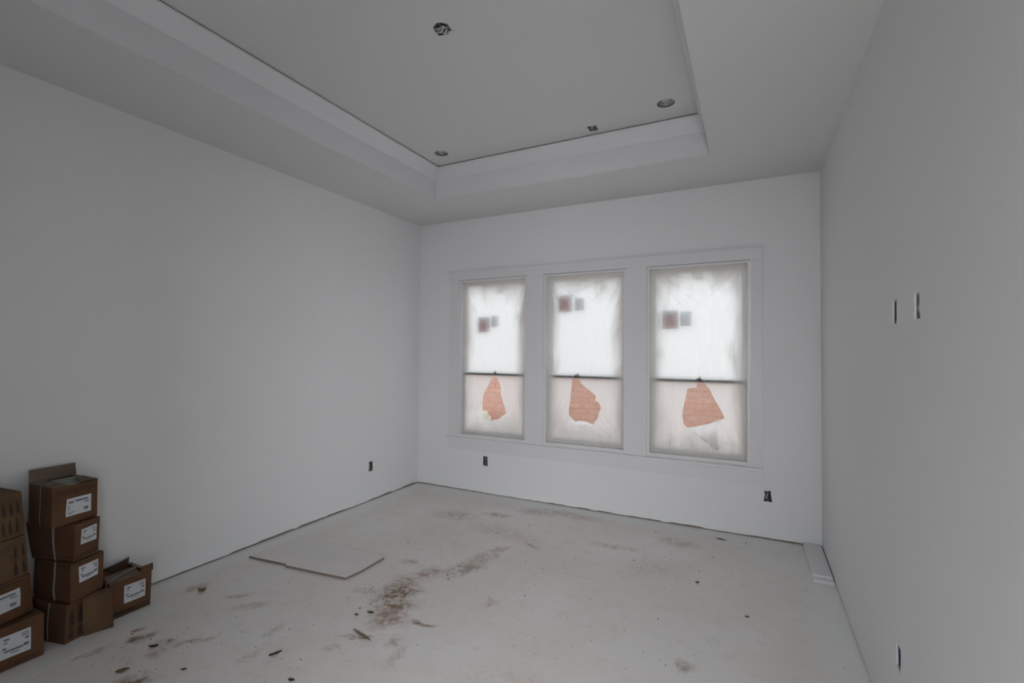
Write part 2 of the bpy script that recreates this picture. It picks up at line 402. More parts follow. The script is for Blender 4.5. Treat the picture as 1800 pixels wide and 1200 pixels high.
DX0, DX1, DZ = 3.08, 3.98, 2.1  # opening added to let the fill lamp into the room
wall_rear = struct(panel('wall_rear', [(-.13, -.02), (DX0, -.02), (DX0, DZ), (DX1, DZ), (DX1, -.02), (W+.13, -.02), (W+.13, HT+.2), (-.13, HT+.2)], [],
    lambda x, z: Vector((x, YR, z)), (0, -.11, 0), M_wall))
# invented unseen hallway enclosing the fill lamp beyond the added doorway
hb = bmesh.new()
HX0, HX1, HY = 1.2, 6.5, YR-(2.0+.2)
box(hb, (HX0-.05, YR-.13, -.02), (HX0, HY, 2.6)); box(hb, (HX1, YR-.13, -.02), (HX1+.05, HY, 2.6))
box(hb, (HX0-.05, HY-.05, -.02), (HX1+.05, HY, 2.6)); box(hb, (HX0-.05, HY-.05, 2.55), (HX1+.05, YR-.11, 2.6))
box(hb, (W+.13, YR-.13, -.02), (HX1+.05, YR-.06, 2.6)); box(hb, (W+.25, HY, -.1), (HX1+.05, YR-.06, 0))
hall = obj('wall_added_hallway', hb, M_wall); struct(hall)

# ------------------------------------------------------------------ ceiling with tray
TX0, TX1, TY1, TY0 = .74, 3.26, -.717, -4.093
CAN = [(1.015, -1.022), (2.985, -1.035)]
FAN = (1.994, -2.402); SQ = (2.397, -.882)
def circ(cx, cy, r, n=24, j=0): return [(cx+(r+random.uniform(-j, j))*math.cos(2*math.pi*k/n), cy+(r+random.uniform(-j, j))*math.sin(2*math.pi*k/n)) for k in range(n)]
ch = [circ(x, y, .062, 28, .0015) for x, y in CAN]
ch.append(circ(FAN[0], FAN[1], .050, 20, .005)); ch.append(rough_rect(SQ[0]-.036, SQ[0]+.036, SQ[1]-.054, SQ[1]+.054, .004))
ceiling = struct(panel('ceiling', rect(TX0-DT, TX1+DT, TY0-DT, TY1+DT), ch, lambda x, y: Vector((x, y, HT)), (0, 0, DT), M_ceil))
sof = panel('soffit', rect(-DT, W+DT, YR, DT), [rect(TX0, TX1, TY0, TY1)], lambda x, y: Vector((x, y, H)), (0, 0, DT), M_ceil, ceiling)
bm = bmesh.new()
HS = H+DT+.0002
box(bm, (TX0-DT, TY0-DT, HS), (TX0, TY1+DT, HT)); box(bm, (TX1, TY0-DT, HS), (TX1+DT, TY1+DT, HT))
box(bm, (TX0, TY1, HS), (TX1, TY1+DT, HT)); box(bm, (TX0, TY0-DT, HS), (TX1, TY0, HT))
obj('tray_side', bm, M_trim, ceiling)
boxo('attic_deck', (-.3, YR-.2, HT+.25), (W+.3, .12, HT+.28), M_sheath, ceiling)
# crown moulding round the tray: cyma profile with a thin shadow gap at the ceiling
prof = [(0, 3.239), (.004, 3.239), (.007, 3.246), (.071, 3.336), (.0765, 3.338), (.078, 3.347), (.070, 3.347), (0, 3.270)]
def crown(n, a, b, nin, m0, m1):
    """a,b: ends at the tray face; nin: inward direction; mitre shifts along the run"""
    bm = bmesh.new(); a = Vector((*a, 0)); b = Vector((*b, 0)); nin = Vector((*nin, 0)); d = (b-a).normalized(); R = []
    for P, s in ((a, 1), (b, -1)):
        R.append([bm.verts.new(P+nin*o+d*o*s+Vector((0, 0, z))) for o, z in prof])
    k = len(prof)
    for i in range(k): bm.faces.new((R[0][i], R[0][(i+1) % k], R[1][(i+1) % k], R[1][i]))
    bm.faces.new(R[0]); bm.faces.new(R[1][::-1]); bmesh.ops.recalc_face_normals(bm, faces=bm.faces)
    return struct(obj('trim_%d' % n, bm, M_trim))
e = .0004
crown(1, (TX0+e, TY0+e), (TX0+e, TY1-e), (1, 0), 1, 1); crown(2, (TX0+e, TY1-e), (TX1-e, TY1-e), (0, -1), 1, 1)
crown(3, (TX1-e, TY1-e), (TX1-e, TY0+e), (-1, 0), 1, 1); crown(4, (TX1-e, TY0+e), (TX0+e, TY0+e), (0, 1), 1, 1)

# ------------------------------------------------------------------ window casing
def tr_(n, a, b, bev=.0015): o = boxo('trim_%d' % n, a, b, M_trim, None, bev); return struct(o)
tr_(5, (.427, -.020, 2.365), (3.617, -.0002, 2.462))          # head casing
tr_(6, (.415, -.030, 2.462), (3.628, -.0002, 2.474), .003)     # head cap
tr_(7, (.432, -.018, .592), (.553, -.0002, 2.365)); tr_(8, (3.527, -.018, .592), (3.615, -.0002, 2.365))
tr_(9, (1.414, -.018, .592), (1.604, -.0002, 2.365)); tr_(10, (2.464, -.018, .592), (2.654, -.0002, 2.365))
tr_(11, (.412, -.045, .566), (3.622, -.0002, .592), .006)      # stool
tr_(12, (.432, -.018, .452), (3.615, -.0002, .566))            # apron

# ------------------------------------------------------------------ windows
STK = [((.765, .910, 1.775, 1.947), (.930, 1.022, 1.836, 1.958)), ((1.733, 1.880, 1.972, 2.150), (1.916, 2.012, 1.986, 2.112)),
       ((2.780, 2.925, 1.782, 1.957), (2.944, 3.040, 1.808, 1.942))]
ZM = 1.312
for i, (x0, x1) in enumerate(WX):
    w = empty('window_%d' % (i+1), ((x0+x1)/2, .06, WZ[0])); struct(w)
    z0, z1 = WZ; bm = bmesh.new(); t = .020
    box(bm, (x0-.003, .001, z0-.003), (x0+t, .135, z1)); box(bm, (x1-t, .001, z0-.003), (x1+.003, .135, z1))
    box(bm, (x0+t, .001, z1-t), (x1-t, .135, z1)); box(bm, (x0+t, .001, z0-.003), (x1-t, .135, z0+t))
    obj('window_frame', bm, M_vinyl, w)
    def sash(name, za, zb, y, bot, tp):
        s = .042; bm = bmesh.new(); a, b = x0+t, x1-t
        box(bm, (a, y, za), (a+s, y+.024, zb)); box(bm, (b-s, y, za), (b, y+.024, zb))
        box(bm, (a+s, y, zb-tp), (b-s, y+.024, zb)); box(bm, (a+s, y, za), (b-s, y+.024, za+bot))
        o = obj(name, bm, M_vinyl, w)
        g = bmesh.new(); yy = y+.006
        q = [g.verts.new(p) for p in ((a+s, yy, za+bot), (b-s, yy, za+bot), (b-s, yy, zb-tp), (a+s, yy, zb-tp))]; g.faces.new(q)
        gp = obj('glass_pane', g, M_glass, o); return o, gp, (a+s, b-s)
    lo_, g1, _ = sash('lower_sash', z0+t, ZM, .062, .055, .022)
    up_, g2, (ga, gb) = sash('upper_sash', ZM-.008, z1-t, .088, .022, .042)
    r = boxo('meeting_rail_shade', (ga-.02, .056, ZM-.020), (gb+.02, .0622, ZM+.008), M_rail, w, .002); r['label'] = 'strip on the meeting rail, coloured dark for its shade line'
    lk = bmesh.new(); lx = (1.0, 1.955, 3.108)[i]
    box(lk, (lx-.020, .050, ZM+.008), (lx+.020, .066, ZM+.014), .002); tube(lk, [(lx-.004, .058, ZM+.012), (lx, .056, ZM+.024), (lx+.012, .052, ZM+.030)], .0045)
    l = obj('sash_lock', lk, M_dark, w); l['label'] = 'small dark sash lock'
    (a, b, c, d), (a2, b2, c2, d2) = STK[i]
    s1 = bmesh.new(); box(s1, (a, .0920, c), (b, .0932, d)); o = obj('window_sticker', s1, M_stgrey, up_); o['label'] = 'grey-bordered window label with red field'
    s1 = bmesh.new(); box(s1, (a+.02, .0912, c+.018), (b-.014, .0919, d-.030)); o = obj('sticker_field', s1, M_stred, up_); o['label'] = 'red printed field'
    s1 = bmesh.new(); box(s1, (a2, .0920, c2), (b2, .0932, d2)); o = obj('window_sticker', s1, M_stgrey, up_); o['label'] = 'grey window label'

# ------------------------------------------------------------------ masking film
HOLES = [
 [(.979,1.291),(.996,1.288),(1.037,1.262),(1.068,1.190),(1.077,1.150),(1.082,1.080),(1.110,1.000),(1.131,.950),(1.146,.882),(1.110,.862),(1.070,.830),(1.027,.808),(.985,.806),(.956,.782),(.900,.786),(.856,.796),(.850,.86),(.852,1.002),(.860,1.070),(.887,1.137),(.915,1.168),(.937,1.214)],
 [(1.936,1.345),(1.966,1.297),(2.000,1.238),(2.026,1.219),(2.080,1.180),(2.145,1.128),(2.150,1.100),(2.140,1.078),(2.162,1.073),(2.190,1.045),(2.203,1.007),(2.185,.965),(2.169,.904),(2.122,.839),(2.100,.845),(2.06,.862),(1.98,.866),(1.944,.850),(1.871,.912),(1.868,.98),(1.882,1.086),(1.895,1.19),(1.898,1.25),(1.910,1.29)],
 [(3.116,1.345),(3.145,1.300),(3.163,1.285),(3.172,1.262),(3.192,1.245),(3.230,1.165),(3.290,1.055),(3.322,.985),(3.240,.950),(3.164,.915),(3.085,.893),(3.009,.878),(2.980,.905),(2.972,.95),(2.965,.986),(2.972,1.045),(2.985,1.10),(2.995,1.143),(3.010,1.232),(3.050,1.240),(3.087,1.245),(3.093,1.280)]]
def film_y(x, z, x0, x1, seed):
    z0, z1 = WZ; u = (x-x0)/(x1-x0); v = (z-z0)/(z1-z0)
    e = min(1, min(u, 1-u)*7)*min(1, min(v, 1-v)*12)
    # creases fan out from the four corners
    y = 0
    for cx, cz, s in ((x0, z1, 1), (x1, z1, 2), (x0, z0, 3), (x1, z0, 4)):
        dx, dz = x-cx, z-cz; r = math.hypot(dx, dz)+1e-4; a = math.atan2(dz, dx)
        y += .012*noise.noise(Vector((a*9, s*3.7+seed, r*.8)))*math.exp(-r/.35)*min(1, r/.05)
    y += .004*noise.noise(Vector((x*3, seed, z*1.3))) + .0025*noise.noise(Vector((x*22+z*8, seed*2, z*3)))
    # pressed against the meeting rail, which bulges the film a little
    return .047 + e*y*(1-math.exp(-((z-ZM+.006)/.05)**2)) + .0055*math.exp(-((z-ZM+.006)/.02)**4)
SHEET_LABEL = ['translucent masking film over the leftmost window, torn in a narrow teardrop hole',
               'translucent masking film over the middle window, torn in a ragged wide hole',
               'translucent masking film over the rightmost window, torn with a triangular flap folded down']
M_curl = simple('film_edge', (.92, .93, .95), .3, .02, 10)
for i, (x0, x1) in enumerate(WX):
    a, b, c, d = x0+.0215, x1-.0215, WZ[0]+.0215, WZ[1]-.0215
    n = 24; outer = []
    for p, q, k in (((a, c), (b, c), 16), ((b, c), (b, d), 34), ((b, d), (a, d), 16), ((a, d), (a, c), 34)):
        outer += [(p[0]+(q[0]-p[0])*j/k, p[1]+(q[1]-p[1])*j/k) for j in range(k)]
    # shrink very slightly so the edge is uneven
    outer = [(min(max(x+random.uniform(-.002, .002), a), b), min(max(z+random.uniform(-.002, .002), c), d)) for x, z in outer]
    v, tr = sheet2d(outer, [HOLES[i]], .013)
    bm = bmesh.new(); vs = [bm.verts.new((p[0], film_y(p[0], p[1], x0, x1, i*5.3+1), p[1])) for p in v]
    for t in tr:
        bm.faces.new([vs[k] for k in t])
    bmesh.ops.delete(bm, geom=[x for x in bm.verts if not x.link_faces], context='VERTS')
    bmesh.ops.recalc_face_normals(bm, faces=bm.faces)
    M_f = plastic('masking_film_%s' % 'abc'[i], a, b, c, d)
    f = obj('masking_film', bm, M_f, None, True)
    tag(f, SHEET_LABEL[i], 'masking film')
    # flaps and curled lips
    bm = bmesh.new()
    if i == 2:
        ctrl = [(3.011, .878), (3.11, .902), (3.22, .937), (3.318, .981), (3.285, .93), (3.262, .857), (3.268, .78), (3.280, .705), (3.236, .702), (3.19, .745), (3.10, .81)]
        v, tr = sheet2d(ctrl, [], .02)
        def fy(x, z): return .040-.035*min(1, max(0, (.93+(x-3.1)*.33-z)/.22))*.6-.004*math.sin(x*60)
    elif i == 1:
        ctrl = [(1.865, .912), (1.90, .885), (1.944, .856), (1.98, .870), (2.05, .866), (2.10, .848), (2.125, .842), (2.11, .812), (2.06, .798), (1.99, .800), (1.93, .825), (1.875, .868)]
        v, tr = sheet2d(ctrl, [], .02)
        def fy(x, z): return .038-.022*math.sin(min(1, max(0, (.9-z)/.09))*3.1)
    else:
        ctrl = [(.852, .800), (.90, .790), (.956, .786), (1.02, .806), (1.03, .80), (1.0, .765), (.94, .752), (.89, .768)]
        v, tr = sheet2d(ctrl, [], .02)
        def fy(x, z): return .040-.018*math.sin(min(1, max(0, (.81-z)/.06))*3.1)
    vs = [bm.verts.new((p[0], fy(*p), p[1])) for p in v]
    for t in tr: bm.faces.new([vs[k] for k in t])
    bmesh.ops.delete(bm, geom=[x for x in bm.verts if not x.link_faces], context='VERTS')
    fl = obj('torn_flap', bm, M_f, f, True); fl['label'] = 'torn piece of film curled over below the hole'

# ------------------------------------------------------------------ outside: brick wall, ground, sunlit patch rock
BY = 1.80; GZ = .42
gr = boxo('ground_outside', (-9, .14, GZ-.3), (13, 14, GZ), M_ground); struct(gr)
bw = empty('brick_wall', (1.5, BY+.06, GZ))
tag(bw, 'low pinkish red brick wall outside, seen through the torn holes in the window film', 'wall')
bx0, bx1 = -1.3, 4.3; rows = 10; bh = .0762
core = boxo('mortar_core', (bx0, BY+.003, GZ+.05), (bx1, BY+.10, GZ+.05+rows*bh), M_mortar, bw)
boxo('footing', (bx0-.05, BY-.05, GZ-.1), (bx1+.05, BY+.15, GZ+.048), simple('concrete_footing', (.52, .50, .47), .9, .1, 12), bw)
bm = bmesh.new(); box(bm, (-.099, -.0, -.0330), (.099, .02, .0330), .003); bme = bpy.data.meshes.new('brick'); bm.to_mesh(bme); bm.free(); bme.materials.append(M_brick)
for r in range(rows):
    x = bx0 + .1 + (.105 if r % 2 else 0)
    while x < bx1-.1:
        o = bpy.data.objects.new('brick', bme); COL.objects.link(o)
        o.parent = bw; o.matrix_parent_inverse = Matrix.Translation(-bw.location)
        o.location = (x+random.uniform(-.002, .002), BY-random.uniform(0, .005), GZ+.05+bh*(r+.5)); x += .2095
cop = boxo('coping', (bx0-.02, BY-.02, GZ+.05+rows*bh), (bx1+.02, BY+.12, GZ+.05+rows*bh+.025), simple('pale_coping', (.75, .66, .6), .9, .06, 10), bw, .006)
# rock coloured pale to stand in for a sunlit patch before the wall
bm = bmesh.new(); bmesh.ops.create_icosphere(bm, subdivisions=4, radius=1)
for v in bm.verts:
    k = 1+.28*noise.noise(v.co*1.7)+.08*noise.noise(v.co*5)
    v.co = Vector((v.co.x*.20*k-.09, v.co.y*.12*k+BY-.22, GZ+.10+v.co.z*.16*k))
rk = obj('sunlit_patch_rock', bm, M_sunpatch, None, True); tag(rk, 'pale cream stand-in rock for a sunlit patch at the foot of the brick wall, seen through the leftmost window', 'rock')

# ------------------------------------------------------------------ electrical boxes
def frame_from(face, a, b):
    """local axes u (along wall), w (up), n (into wall) and the origin"""
    if face == 'back': return Vector((a, 0, b)), Vector((1, 0, 0)), Vector((0, 1, 0))
    if face == 'left': return Vector((0, a, b)), Vector((0, 1, 0)), Vector((-1, 0, 0))
    return Vector((W, a, b)), Vector((0, -1, 0)), Vector((1, 0, 0))
def lbox(bm, O, U, Nn, a, b, bev=0):
    vs = box(bm, a, b, bev) if not bev else None
    for v in vs: v.co = O+U*v.co.x+Nn*v.co.y+Vector((0, 0, v.co.z))
def outlet(face, a, b, label, mat, wires, group='electrical rough-in boxes'):
    O, U, Nn = frame_from(face, a, b); P = lambda x, y, z: O+U*x+Nn*y+Vector((0, 0, z))
    r = empty('electrical_box', tuple(P(0, .01, 0))); tag(r, label, 'electrical box', group)
    bm = bmesh.new(); w, h, dp, t = .028, .048, .062, .003
    for q in (((-w, .006, -h), (-w+t, dp, h)), ((w-t, .006, -h), (w, dp, h)), ((-w+t, .006, h-t), (w-t, dp, h)), ((-w+t, .006, -h), (w-t, dp, -h+t)), ((-w+t, dp-t, -h+t), (w-t, dp, h-t))):
        lbox(bm, O, U, Nn, *q)
    bmesh.ops.recalc_face_normals(bm, faces=bm.faces); obj('box_shell', bm, mat, r)
    for s in (1, -1):
        bm = bmesh.new(); lbox(bm, O, U, Nn, (-.009, .004, s*.040-.006), (.009, .007, s*.040+.006)); obj('screw_ear', bm, M_dark, r)
    for k, (m, pts) in enumerate(wires):
        bm = bmesh.new(); tube(bm, [P(*p) for p in pts], .0042 if m is M_wire_w else .003, 7); obj('wire', bm, m, r, True)
    return r
wA = [(M_wire_w, [(-.016, .058, .04), (-.014, .03, .02), (-.002, .012, -.005), (.004, .010, -.03), (.0, .02, -.04)]),
      (M_wire_b, [(.012, .058, .04), (.014, .02, .03), (.002, .010, .008), (-.006, .008, -.02), (-.008, .014, -.036)]),
      (M_wire_b, [(.018, .055, .035), (.016, .014, .01), (.014, .010, -.012), (.018, .02, -.035)])]
wB = [(M_wire_w, [(.0, .055, .035), (-.002, .014, .018), (-.010, .008, -.008), (-.012, .014, -.03)]),
      (M_wire_b, [(.014, .05, .042), (.012, .012, .02), (.008, .010, -.01), (.014, .016, -.04)]),
      (M_wire_c, [(-.014, .05, .03), (-.016, .012, 0), (-.006, .008, -.03), (.006, .012, -.038)])]
outlet('back', *OUT_B[0], 'electrical box in the back wall under the leftmost window', M_boxblue, wA)
outlet('back', *OUT_B[1], 'electrical box in the back wall right of the windows, in a flared torn cutout', M_dark, wB)
outlet('left', *OUT_L[0], 'electrical box low in the left wall near the room corner', M_dark, wB)
outlet('right', OUT_R[0][0], OUT_R[0][1], 'electrical box high on the right wall, the one nearer the windows', M_dark, wA)
outlet('right', OUT_R[1][0], OUT_R[1][1], 'electrical box high on the right wall, the larger one farther from the windows', M_greybox, wB)
outlet('right', OUT_R[2][0], OUT_R[2][1], 'electrical box low in the right wall near the floor', M_boxblue, wA)

# ------------------------------------------------------------------ ceiling fittings
def ringwall(bm, cx, cy, r, z0, z1, n=28, cap=True):
    a = [bm.verts.new((cx+r*math.cos(2*math.pi*k/n), cy+r*math.sin(2*math.pi*k/n), z0)) for k in range(n)]
    b = [bm.verts.new((cx+r*math.cos(2*math.pi*k/n), cy+r*math.sin(2*math.pi*k/n), z1)) for k in range(n)]
    for k in range(n): bm.faces.new((a[k], a[(k+1) % n], b[(k+1) % n], b[k]))
    if cap: bm.faces.new(b)
    return a
for (x, y), lb in zip(CAN, ('recessed light can in the tray ceiling, left far corner', 'recessed light can in the tray ceiling, right far corner')):
    r = empty('recessed_light', (x, y, HT+.03)); tag(r, lb, 'recessed light', 'recessed light cans in the tray ceiling')
    bm = bmesh.new(); ringwall(bm, x, y, .0635, HT+.0132, HT+.034); obj('housing', bm, M_metal, r, True)
    bm = bmesh.new(); n = 28
    a = ringwall(bm, x, y, .0600, HT+.002, HT+.010, n, False); b = [bm.verts.new((x+.054*math.cos(2*math.pi*k/n), y+.054*math.sin(2*math.pi*k/n), HT+.003)) for k in range(n)]
    for k in range(n): bm.faces.new((a[k], b[k], b[(k+1) % n], a[(k+1) % n]))
    obj('rim', bm, M_dark, r)
    bm = bmesh.new(); box(bm, (x+.030, y-.004, HT+.006), (x+.058, y+.022, HT+.020)); obj('spring_clip', bm, M_metal, r)
    bm = bmesh.new(); ringwall(bm, x, y, .030, HT+.024, HT+.0335, 16); bmesh.ops.create_circle(bm, cap_ends=True, radius=.030, segments=16, matrix=Matrix.Translation((x, y, HT+.024))); obj('socket_plate', bm, M_wire_w, r)
x, y = FAN
r = empty('fan_box', (x, y, HT+.02)); tag(r, 'round ceiling fan junction box with loose wires in the tray ceiling centre', 'junction box')
bm = bmesh.new(); ringwall(bm, x, y, .056, HT+.0132, HT+.05); obj('box_shell', bm, M_metal, r, True)
bm = bmesh.new(); box(bm, (x-.048, y-.012, HT+.004), (x+.048, y+.010, HT+.008)); obj('fan_brace', bm, M_metal, r)
bm = bmesh.new(); box(bm, (x+.018, y+.030, HT-.006), (x+.056, y+.058, HT-.001)); o = obj('drywall_tab', bm, M_ceil, r)
for pts, m in (([(x-.03, y-.01, HT+.045), (x-.038, y+.01, HT+.008), (x-.01, y+.034, HT-.004), (x+.02, y+.02, HT+.006)], M_wire_w),
               ([(x+.01, y-.03, HT+.045), (x+.02, y-.02, HT-.002), (x-.004, y+.004, HT-.010), (x-.03, y+.018, HT+.004)], M_wire_w),
               ([(x-.04, y+.02, HT+.04), (x-.042, y+.0, HT+.002), (x-.044, y+.028, HT-.002), (x-.02, y+.044, HT+.004)], M_wire_b),
               ([(x+.03, y+.02, HT+.045), (x+.036, y-.004, HT+.004), (x+.012, y-.034, HT+.002)], M_wire_b)):
    bm = bmesh.new(); tube(bm, pts, .0055, 8); obj('wire', bm, m, r, True)
x, y = SQ
r = empty('square_ceiling_box', (x, y, HT+.02)); tag(r, 'small square junction box in the tray ceiling beside the far moulding', 'junction box')
bm = bmesh.new(); q = .038
for a_, b_ in (((-q, -q, .0132), (-q+.003, q, .06)), ((q-.003, -q, .0132), (q, q, .06)), ((-q, -q, .0132), (q, -q+.003, .06)), ((-q, q-.003, .0132), (q, q, .06)), ((-q, -q, .057), (q, q, .06))):
    box(bm, (x+a_[0], y+a_[1], HT+a_[2]), (x+b_[0], y+b_[1], HT+b_[2]))
for v in bm.verts: v.co.y = y+(v.co.y-y)*1.5
obj('box_shell', bm, M_metal, r)
bm = bmesh.new(); tube(bm, [(x, y+.01, HT+.056), (x+.004, y-.002, HT+.02), (x-.006, y-.012, HT+.002), (x-.002, y-.022, HT+.014)], .0065); obj('wire', bm, M_wire_w, r, True)
bm = bmesh.new(); box(bm, (x-.034, y+.012, HT+.004), (x+.034, y+.030, HT+.007)); obj('mounting_bar', bm, M_dark, r)

# ------------------------------------------------------------------ cartons
def carton(name, bot, top, label, deco, mat=M_card, seed=0, open_top=False, group='cardboard cartons stacked by the left wall'):
    """bot/top: corners nf, ff, fb, nb as (x,y,z). faces: front (nf-ff), side (nb-nf), back, far, top, bottom"""
    B = [Vector(p) for p in bot]; T = [Vector(p) for p in top]
    cen = sum(B+T, Vector())/8
    r = empty(name, (cen.x, cen.y, min(p.z for p in B))); tag(r, label, 'box', group)
    def S(face, u, v, off=0.):
        if face == 'front': a, b, c, d = B[0], B[1], T[1], T[0]
        elif face == 'side': a, b, c, d = B[3], B[0], T[0], T[3]
        elif face == 'far': a, b, c, d = B[1], B[2], T[2], T[1]
        elif face == 'back': a, b, c, d = B[2], B[3], T[3], T[2]
        elif face == 'top': a, b, c, d = T[0], T[1], T[2], T[3]
        else: a, b, c, d = B[0], B[3], B[2], B[1]
        p = a*(1-u)*(1-v)+b*u*(1-v)+c*u*v+d*(1-u)*v
        n = (b-a).cross(d-a).normalized()
        e = min(1, 16*u*(1-u)*v*(1-v)*1.3)
        k = .0075*noise.noise(p*9+Vector((seed, seed*2, 0))) if face != 'bottom' else 0
        if face in ('front', 'side'): k += .003
        if face in ('back', 'far'): k = -.002
        if face == 'top': k = -.006+k*.5
        return p+n*(k*e+off)
    bm = bmesh.new(); n = 8
    for face in ('front', 'side', 'far', 'back', 'top', 'bottom'):
        if face == 'top' and open_top: continue
        g = [[bm.verts.new(S(face, i/n, j/n)) for j in range(n+1)] for i in range(n+1)]
        for i in range(n):
            for j in range(n): bm.faces.new((g[i][j], g[i+1][j], g[i+1][j+1], g[i][j+1]))
    bmesh.ops.remove_doubles(bm, verts=bm.verts, dist=.0006)
    bmesh.ops.recalc_face_normals(bm, faces=bm.faces)
    if open_top:
        for f in bm.faces: pass
    body = obj('carton_body', bm, mat, r)
    bv = body.modifiers.new('bevel', 'BEVEL'); bv.width = .003; bv.segments = 2; bv.limit_method = 'ANGLE'; bv.angle_limit = .9
    def decal(nm, face, u0, u1, v0, v1, m, off, parent=r, k=4, lab=None):
        bm = bmesh.new(); t = .0006
        g = [[bm.verts.new(S(face, u0+(u1-u0)*i/k, v0+(v1-v0)*j/k, off)) for j in range(k+1)] for i in range(k+1)]
        h = [[bm.verts.new(S(face, u0+(u1-u0)*i/k, v0+(v1-v0)*j/k, off-t)) for j in range(k+1)] for i in range(k+1)]
        for i in range(k):
            for j in range(k):
                bm.faces.new((g[i][j], g[i+1][j], g[i+1][j+1], g[i][j+1])); bm.faces.new((h[i][j], h[i][j+1], h[i+1][j+1], h[i+1][j]))
        for i in range(k):
            bm.faces.new((g[i][0], h[i][0], h[i+1][0], g[i+1][0])); bm.faces.new((g[i][k], g[i+1][k], h[i+1][k], h[i][k]))
            bm.faces.new((g[0][i], g[0][i+1], h[0][i+1], h[0][i])); bm.faces.new((g[k][i], h[k][i], h[k][i+1], g[k][i+1]))
        o = obj(nm, bm, m, parent)
        if lab: o['label'] = lab
        return o
    def marks(nm, face, rects, m, off, parent):
        bm = bmesh.new()
        for u0, u1, v0, v1 in rects:
            vs = [bm.verts.new(S(face, u, v, off)) for u, v in ((u0, v0), (u1, v0), (u1, v1), (u0, v1))]; bm.faces.new(vs)
        o = obj(nm, bm, m, parent)
        if len(rects) > 1: o['kind'] = 'stuff'
        return o
    rnd = random.Random(seed+3)
    def words(u0, u1, v, h, du=.03):
        out = []; u = u0
        while u < u1:
            l = rnd.uniform(.5, 1.6)*du; l = min(l, u1-u)
            out.append((u, u+l, v-h/2+rnd.uniform(0, h*.12), v+h/2)); u += l+du*rnd.uniform(.15, .4)
        return out
    for d in deco:
        if d[0] == 'label':
            _, u0, u1, v0, v1, style = d
            lb = decal('shipping_label', 'front', u0, u1, v0, v1, M_label, .0016, r, 5, 'white printed shipping label')
            du, dv = u1-u0, v1-v0; q = []
            L = lambda a, b, c, h, s=.02: q.extend([(u0+du*x0, u0+du*x1, v0+dv*y0, v0+dv*y1) for x0, x1, y0, y1 in words(a, b, c, h, s)])
            if style == 'A':      # heavy number line on top, block at right
                L(.08, .27, .76, .13); L(.34, .86, .79, .11); L(.70, .90, .63, .07); L(.08, .12, .56, .08); L(.07, .16, .44, .06); L(.08, .12, .32, .07)
                L(.07, .34, .20, .045); L(.07, .26, .12, .04); L(.70, .88, .27, .13, .012); L(.72, .88, .16, .05)
            else:                 # long bar code line low, blocks in the upper corners
                L(.10, .30, .82, .10); L(.12, .24, .68, .06); L(.08, .20, .44, .10); L(.14, .74, .30, .09, .012); L(.34, .62, .18, .05)
                L(.68, .93, .86, .05); L(.70, .93, .76, .05); L(.80, .93, .62, .10, .012); L(.76, .93, .34, .14, .01)
            marks('label_text', 'front', q, M_ink, .0022, lb)
        elif d[0] == 'text':      # faint rows of carton printing
            _, face, u0, u1, vs_, h = d; q = []
            for v in vs_: q += words(u0, u1, v, h, .035)
            marks('carton_printing', face, q, M_inkb, .0012, r)
        elif d[0] == 'bottles':   # printed upright bottle shaped handling marks
            _, face, cells = d; q = []
            for (u, v, w_, h_) in cells:
                q += [(u-w_/2, u+w_/2, v-h_/2, v+h_*.15), (u-w_*.28, u+w_*.28, v+h_*.15, v+h_*.5)]
                q += [(u-w_*.5, u+w_*.5, v-h_*.62, v-h_*.56)]
            marks('carton_printing', face, q, M_inkb, .0012, r)
        elif d[0] == 'band':      # darker printed stripe
            _, face, u0, u1, v0, v1 = d; marks('carton_printing', face, [(u0, u1, v0, v1)], M_inkb, .0012, r)
        elif d[0] == 'strap':
            _, face, u, w_ = d; decal('packing_strap', face, u-w_, u+w_, .0, 1., M_strap, .0030, r, 6, 'pale plastic packing strap')
        elif d[0] == 'topstrap':
            _, v, w_ = d; decal('packing_strap', 'top', .0, 1., v-w_, v+w_, M_strap, .0034, r, 6, 'pale plastic packing strap')
    return r, S, decal
def flap(pts, parent, mat=M_cardin, name='flap', th=.0035, curl=0):
    """corrugated flap through 4 corner points with thickness"""
    P = [Vector(p) for p in pts]; n = (P[1]-P[0]).cross(P[3]-P[0]).normalized()*th; k = 6
    bm = bmesh.new(); G = []
    for s in (0, 1):
        G.append([[bm.verts.new((P[0]*(1-i/k)*(1-j/k)+P[1]*(i/k)*(1-j/k)+P[2]*(i/k)*(j/k)+P[3]*(1-i/k)*(j/k)) + n*s
              + n.normalized()*(curl*math.sin(math.pi*i/k)*(j/k)) + n.normalized()*.002*noise.noise(Vector((i, j, P[0].y*50)))) for j in range(k+1)] for i in range(k+1)])
    for i in range(k):
        for j in range(k):
            for s in (0, 1):
                q = [G[s][i][j], G[s][i+1][j], G[s][i+1][j+1], G[s][i][j+1]]; bm.faces.new(q if s else q[::-1])
    for i in range(k):
        for a, b in (((i, 0), (i+1, 0)), ((i, k), (i+1, k)), ((0, i), (0, i+1)), ((k, i), (k, i+1))):
            bm.faces.new((G[0][a[0]][a[1]], G[0][b[0]][b[1]], G[1][b[0]][b[1]], G[1][a[0]][a[1]]))
    bmesh.ops.recalc_face_normals(bm, faces=bm.faces)
    return obj(name, bm, mat, parent)
def lev(cs, z, dz=(0, 0, 0, 0)): return [(x, y, z+d) for (x, y), d in zip(cs, dz)]
F0 = .0018
